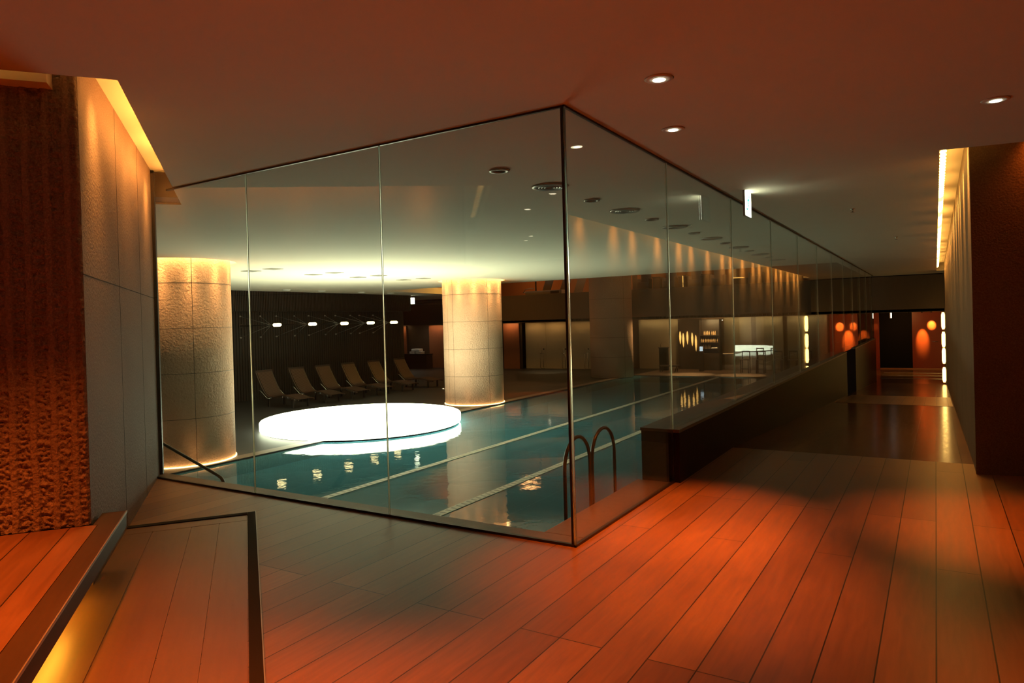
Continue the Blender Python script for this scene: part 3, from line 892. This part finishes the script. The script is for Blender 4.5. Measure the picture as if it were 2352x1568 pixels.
dh = thing('door_handle', 'small steel handle on the right red lobby panel', 'handle', (-.05, 36.99, .1 ))
MB().tube([(-.12, 0, 0), (-.12, -.05, 0), (.12, -.05, 0), (.12, 0, 0)], .012, 6).build('lever', m_chrome, dh)

# ---- far room: panels, doors, shelf, screen, stools
def wash(t, x0, x1, y, p, col=(1, .68, .30)):
    lamp('AREA', 'wash_light', t, ((x0 + x1) / 2, y, 1.44), p, col, abs(x1 - x0) * .9, .05, aim=Vector((0, .25, -1)))
def panel(x0, x1, y, z0, mat, label, group, p, cat='panel', name='wall_panel', col=(1, .68, .30)):
    t = thing(name, label, cat, (x0, y, DK), 0, group)
    MB().box(0, x1 - x0, 0, .05, z0 - DK, 1.46 - DK).build('sheet', mat, t)
    MB().box(0, x1 - x0, -.30, -.24, 1.47 - DK, 1.499 - DK).build('pelmet', m_dark, t)
    if p:
        lamp('AREA', 'wash_light', t, ((x1 - x0) / 2, -.27, 1.46 - DK), p, col, (x1 - x0) * .92, .04, aim=Vector((0, .22, -1)))
    return t
GP = 'pale washed panels of the far room'
panel(-9.15, -7.82, 35.3, DK, m_beige, 'pale top-lit panel right of the bottle shelf', GP, 6)
panel(-7.58, -6.32, 35.3, DK, m_beige, 'pale top-lit panel in the middle of the far room, above the bar stools', GP, 6)
panel(-6.12, -4.35, 35.3, DK, m_beige, 'wide pale top-lit panel at the right end of the far room', GP, 8)
panel(-13.7, -11.95, 35.3, DK, m_beige, 'dim pale panel right of the dark tall column', GP, 3.5)
panel(-11.9, -11.45, 35.3, DK, m_beige, 'narrow dim panel left of the five glowing lamps', GP, 1.5)
panel(-21.5, -20.45, 33.9, DK, m_brownred, 'glowing brown-red wall panel right of the second column', 'brown-red panels by the deck', 8, col=(1, .5, .2))
panel(-27.0, -25.4, 33.9, DK, m_brownred, 'brown-red wall panel just left of the second column', 'brown-red panels by the deck', 7, col=(1, .5, .2))
panel(-30.1, -28.85, 33.9, -.45, m_brownred, 'small brown-red panel behind the last lamp and far lounger', 'brown-red panels by the deck', 7, col=(1, .5, .2))
# tall doors with pull handles
def door(x0, x1, hx, label, p):
    t = thing('cabinet_door', label, 'door', (x0, 34.4, DK), 0, 'pale doors with long pull handles')
    MB().box(.006, x1 - x0 - .006, 0, .05, 0, 1.46 - DK).build('leaf', m_beige, t)
    h = MB()
    for q in (0, .2):
        h.tube([(hx - x0 + q, -.09, .06), (hx - x0 + q, -.09, .86)], .013, 8)
    h.tube([(hx - x0 - .02, -.09, .86), (hx - x0 + .24, -.09, .86)], .013, 8)
    h.tube([(hx - x0, -.09, .06), (hx - x0 + .06, -.09, .02), (hx - x0 + .28, -.09, .02)], .013, 8)
    h.tube([(hx - x0 + .1, -.09, .86), (hx - x0 + .1, -.09, 1.18)], .010, 8)
    h.tube([(hx - x0 + .1, -.09, .3), (hx - x0 + .1, 0, .3)], .01, 6)
    h.build('pull_handle', m_steel, t)
    MB().lathe([(0, 0), (.035, 0), (.035, .06), (0, .06)], 12).build('knob', m_black, t).location = (hx - x0 + .22, -.06, 1.08)
    lamp('AREA', 'wash_light', t, ((x1 - x0) / 2, -.35, 2.58), p, (1, .54, .19), (x1 - x0) * .8, .05, aim=Vector((0, .3, -1)))
door(-20.3, -18.95, -19.3, 'pale tall door nearest the glowing red panel, with long pull handle', 3)
door(-18.95, -17.6, -17.9, 'middle pale tall door with long pull handle, left of the glass corner', 3.4)
door(-17.6, -15.2, -16.5, 'wide pale tall door just left of the dark tall column', 3.2)
# light pools on the far deck
def deck_spot(x, y, label, p, cone=.9, lens=True):
    t = thing('recessed_lamp', label, 'light', (x, y, 1.4995), 0, 'recessed lamps over the far deck')
    MB().lathe([(0, -.012), (.06, -.012), (.06, 0), (0, 0)], 14).build('lens', m_lens, t)
    lamp('SPOT', 'deck_beam', t, (0, 0, -.03), p, (1, .72, .35), .03, aim=(0, 0, -1), cone=cone, blend=.6)
deck_spot(-9.9, 31.95, 'recessed lamp over the far pool end left of the bottle shelf', 700)
deck_spot(-7.6, 31.95, 'recessed lamp over the far pool end before the bar stools', 700)
deck_spot(-17.7, 32.3, 'recessed lamp above the middle pale door', 160, 1.2)
deck_spot(-11.2, 32.5, 'recessed lamp before the five glowing lamps', 90, 1.2)
# five spindles of light on a dark screen
sn = thing('timber_screen', 'dark timber screen behind five golden lamps', 'screen', (-11.5, 35.2, DK))
MB().box(0, 1.25, 0, .06, 0, 2.6).build('board', m_dark, sn)
for k, (x, z0, z1) in enumerate(((-11.36, .82, .12), (-11.20, .72, -.05), (-10.98, .82, .10), (-10.73, .74, .02), (-10.54, .62, -.25))):
    t = thing('spindle_lamp', '%s golden spindle lamp on the dark screen, counted from the left' % ('first', 'second', 'third', 'fourth', 'fifth')[k], 'lamp', (x, 35.115, (z0 + z1) / 2), 0, 'golden spindle lamps on the screen')
    h = (z0 - z1) / 2
    MB().lathe([(0, -h), (.02, -h * .8), (.05, -h * .2), (.055, h * .25), (.03, h * .8), (0, h)], 12).build('glowing_spindle', m_gold, t)
    MB().box(-.012, .012, .045, .086, -.03, .03).build('mount', m_dark, t)
# bottle shelf
sh = thing('shelf_unit', 'dark shelf unit with rows of bottles left of the pale panels', 'shelf', (-10.2, 34.6, DK))
MB().box(0, 1.0, .35, .38, 0, 2.55).build('back', m_shelf, sh)
for x in (0, .97): MB().box(x, x + .03, 0, .35, 0, 2.55).build('side', m_shelf, sh)
SZ = [.76 - DK - .17, .40 - DK - .17, .08 - DK - .17]
for z in SZ: MB().box(.03, .97, .02, .35, z - .025, z).build('shelf_board', m_shelf, sh)
MB().box(.03, .97, -.02, .35, 0, .86).build('cupboard', m_dark, sh)
lamp('AREA', 'shelf_light', sh, (.5, -.45, 2.5), 38, (1, .62, .26), .8, .05, aim=Vector((0, .6, -1)))
bt = thing('bottle', '', 'bottle', (0, 0, 0))
MB().lathe([(.03, .001), (.034, .01), (.034, .13), (.014, .17), (.014, .21), (0, .21)], 10).build('body', m_bottle, bt)
MB().lathe([(0, .21), (.017, .21), (.017, .235), (0, .235)], 8).build('cap', m_shelf, bt)
first = True
for r, z in enumerate(SZ):
    row = ('top', 'middle', 'lowest')[r]
    xs_ = {0: [.2, .3, .38, .46, .6, .68, .76], 1: [.07, .15, .26, .34, .42, .50, .58, .66, .74, .86], 2: [.07, .15, .24, .32, .40, .48]}[r]
    for x in xs_:
        lab = 'small amber bottle on the %s row of the dark shelf unit' % row; grp = 'bottles on the %s row of the shelf unit' % row
        lc = (-10.2 + x, 34.75, DK + z)
        if first: bt.location = lc; bt['label'] = lab; bt['group'] = grp; first = False
        else: dup(bt, lc, None, lab, grp)
bkx = thing('folded_cloth', 'pale folded cloth at the right end of the lowest bottle row', 'cloth', (-10.2 + .72, 34.75, DK + SZ[2]))
MB().box(-.16, .16, -.1, .1, 0.001, .07).build('fold', m_towel, bkx, bevel=.02)
# pedestal screen and dark stand
ps = thing('small_screen', 'tiny glowing bluish screen on a dark stand left of the bottle shelf', 'screen', (-9.95, 34.0, DK))
MB().box(-.1, .1, -.1, .1, 0, 1.0).build('stand', m_dark, ps)
MB().box(-.07, .07, -.03, .03, 1.0, 1.22).build('display', m_screen, ps)
sd = thing('lectern', 'dark upright stand before the dim pale panel right of the column', 'stand', (-11.95, 34.2, DK))
MB().box(-.2, .2, -.15, .15, 0, 1.15).build('pedestal', m_black, sd)
MB().box(-.24, .24, -.19, .19, 1.151, 1.19).build('top', m_dark, sd)
MB().tube([(-.15, 0, 1.19), (-.15, 0, 1.35), (-.08, 0, 1.42)], .01, 6).build('lamp_neck', m_steel, sd)
bn = thing('bench', 'low dark bench at the far pool end left of the screen of lamps', 'bench', (-11.3, 33.2, DK))
MB().box(-.5, .5, -.2, .2, .28, .34).build('seat', m_dark, bn)
for x in (-.38, .38):
    MB().tube([(x, -.15, .28), (x - .08, -.17, 0)], .02, 6).build('leg', m_darkmetal, bn)
    MB().tube([(x, .15, .28), (x - .08, .17, 0)], .02, 6).build('leg', m_darkmetal, bn)
# reflective sheet in front of the pale panels
gl = bpy.data.objects.new('window_3', None); C.objects.link(gl); struct(gl)
for x0, x1 in ((-9.2, -7.2), (-7.19, -5.6), (-5.59, -4.4)):
    MB().box(x0, x1, 34.9, 34.912, DK, 1.46).build('pane', m_glass2, gl)
# bar stools
bsx = thing('bar_stool', '', 'stool', (0, 0, 0), 0, 'bar stools before the pale panels')
MB().box(-.2, .2, -.2, .2, .62, .66).build('seat', m_grey, bsx)
for x in (-.17, .17):
    for y in (-.17, .17):
        MB().box(x - .018, x + .018, y - .018, y + .018, 0, .62 if y < 0 else 1.02).build('leg', m_loungeframe, bsx)
MB().box(-.19, .19, .155, .185, .98, 1.04).build('back_rail', m_loungeframe, bsx)
MB().box(-.17, .17, -.18, -.16, .2, .23).build('foot_rail', m_loungeframe, bsx)
BL = ['dark bar stool leftmost in the row under the pale reflection', 'second dark bar stool from the left of the row', 'middle dark bar stool before the pale panels',
      'fourth dark bar stool, second from the amber lamp', 'dark bar stool at the right end of the row, next to the amber lamp']
for k, x in enumerate((-7.65, -6.95, -6.2, -5.55, -4.95)):
    lc = (x, 33.2, DK)
    if k == 0: bsx.location = lc; bsx['label'] = BL[0]
    else: dup(bsx, lc, None, BL[k])
# towels on the dark counter at the far left
ct = thing('counter', 'dark counter carrying white towels in the dim back corner', 'counter', (-27.25, 33.0, DK))
MB().box(-.95, .95, -.3, .3, 0, .86).build('body', m_dark, ct)
MB().box(-.98, .98, -.33, .33, .861, .9).build('top', m_black, ct)
for (x, z, wd, lab) in ((-27.5, .9, .42, 'left lower stack of white towels on the dark counter'), (-27.0, .9, .38, 'right lower stack of white towels on the dark counter'), (-27.25, 1.06, .62, 'top layer of white towels on the dark counter')):
    t = thing('towel_stack', lab, 'towels', (x, 33.0, DK + z), 0, 'towels on the dark counter')
    for q in range(2): MB().box(-wd / 2, wd / 2, -.2, .2, q * .076 + .002, q * .076 + .076).build('towel', m_towel, t, bevel=.025)
lamp('AREA', 'counter_light', ct, (0, -.4, 2.5), 7, (1, .85, .65), 1.0, .1, aim=Vector((0, .2, -1)))

# ---- upper room things behind the parapet
tm = thing('treadmill', 'pale treadmill lying along the parapet of the upper room', 'treadmill', (-17.7, 32.3, 2.86))
MB().box(-1.1, 1.1, -.35, .35, .08, .30).build('deck', m_grey, tm, bevel=.03)
MB().box(.45, .95, -.36, -.351, .13, .25).build('side_badge', m_dark, tm)
MB().tube([(-1.1, -.3, .25), (-1.25, -.3, .22), (-1.1, -.3, .40), (-.8, -.3, .44), (-.6, -.3, .42)], .02, 8).build('handle_loop', m_dull, tm)
MB().box(-.5, -.44, -.3, -.24, .3, 1.2).build('upright', m_dark, tm)
for x in (-.9, .9): MB().box(x - .06, x + .06, -.3, .3, 0, .08).build('foot', m_dark, tm)
for k, x in enumerate((-18.5, -17.4, -16.5, -15.6)):
    t = thing('leaning_board', '%s slanted pale board behind the treadmill in the upper room, from the left' % ('first', 'second', 'third', 'fourth')[k], 'board', (x, 33.6, 2.86), 0, 'slanted boards of the upper room')
    m = MB(); s0 = .55
    m.add([(-.28, 0, 0), (.22, 0, 0), (.22 + s0, .0, 1.5), (-.28 + s0, .0, 1.5), (-.28, .05, 0), (.22, .05, 0), (.22 + s0, .05, 1.5), (-.28 + s0, .05, 1.5)],
          [(0, 1, 2, 3), (4, 7, 6, 5), (0, 4, 5, 1), (2, 6, 7, 3), (1, 5, 6, 2), (0, 3, 7, 4)])
    m.build('board', m_grey, t)
    MB().box(-.2, .2, .05, .5, 0, .05).build('base', m_dark, t)
ac = thing('armchair', '', 'chair', (0, 0, 0), 0, 'upholstered chairs of the upper room')
MB().box(-.26, .26, -.26, .26, .12, .46).build('seat', m_grey, ac, bevel=.03)
MB().box(-.26, .26, .18, .28, .42, .92).build('backrest', m_grey, ac, bevel=.03)
for x in (-.27, .27): MB().box(x - .04, x + .04, -.26, .27, .12, .62).build('arm', m_grey, ac, bevel=.02)
for x in (-.22, .22):
    for y in (-.22, .22): MB().box(x - .025, x + .025, y - .025, y + .025, 0, .12).build('leg', m_dark, ac)
AL = ['upholstered chair of the upper room nearest the dark tall column', 'second upholstered chair from the tall column in the upper room', 'third upholstered chair from the tall column, beside the slim lit lamp', 'fourth upholstered chair from the tall column in the upper room', 'last upholstered chair, right end of the upper room row']
for k, x in enumerate((-12.25, -10.95, -9.7, -8.62, -6.9)):
    lc = (x, 32.5, 2.86)
    if k == 0: ac.location = lc; ac['label'] = AL[0]
    else: dup(ac, lc, None, AL[k])
TL = ['dark small table between the first two upper room chairs', 'dark small table between the second and third upper room chairs', 'dark small table between the third and fourth upper room chairs']
for k, x in enumerate((-11.6, -10.33, -9.16)):
    t = thing('side_table', TL[k], 'table', (x, 32.6, 2.86), 0, 'dark tables of the upper room')
    MB().box(-.21, .21, -.28, .28, .62, .68).build('top', m_dark, t)
    MB().box(-.18, .18, -.22, .22, 0, .62).build('body', m_black, t)
pp = thing('pillar', 'pale square pillar right of the upper room chairs', 'pillar', (-8.15, 33.4, 2.86))
MB().box(-.16, .16, -.16, .16, 0, 2.54).build('shaft', m_beige, pp)
cu = thing('curtain_strip', 'narrow pale hanging strip beside the tall column in the upper room', 'curtain', (-12.95, 33, 2.86))
MB().box(-.13, .13, -.02, .02, .05, 2.3).build('cloth', m_grey, cu)
cl2 = thing('upper_lamp', 'slim lit standing lamp among the upper room chairs', 'lamp', (-10.12, 31.9, 2.86))
MB().lathe([(.1, 0), (.1, .02), (.012, .03), (.012, .3), (.02, .31), (.02, .62), (0, .64)], 12).build('glowing_stem', m_gold, cl2)
hb = thing('lit_counter', 'short gleaming counter beyond the pale upper room pillar', 'counter', (-7.5, 33.0, 2.86))
MB().box(-.5, .5, -.2, .2, 0, .42).build('body', m_dark, hb)
MB().box(-.52, -.1, -.22, .22, .421, .46).build('top', m_gold, hb)  # gleam made by emission on part of the top
ul = thing('upper_fill_lamp', 'unseen warm lamp added to light the upper room', 'lamp', (-15, 33.5, 5.4), 0)  # unseen lamp added to light the upper room and the void
MB().lathe([(.2, 0), (.2, -.04), (0, -.05)], 16).build('shade', m_white, ul)
lamp('AREA', 'room_light', ul, (0, 0, -.08), 55, (1, .42, .14), 1.0, 1.0, aim=(0, 0, -1))
lamp('AREA', 'room_light', ul, (-5, .5, -.08), 40, (1, .42, .14), 1.0, 1.0, aim=(0, 0, -1))
lamp('AREA', 'room_light', ul, (7, -1, -.08), 30, (1, .45, .16), 1.0, 1.0, aim=(0, 0, -1))
lamp('AREA', 'void_light', ul, (-3.9, -7, -.1), 200, (1, .46, .07), .3, 4.0, aim=(-.5, 0, -1))
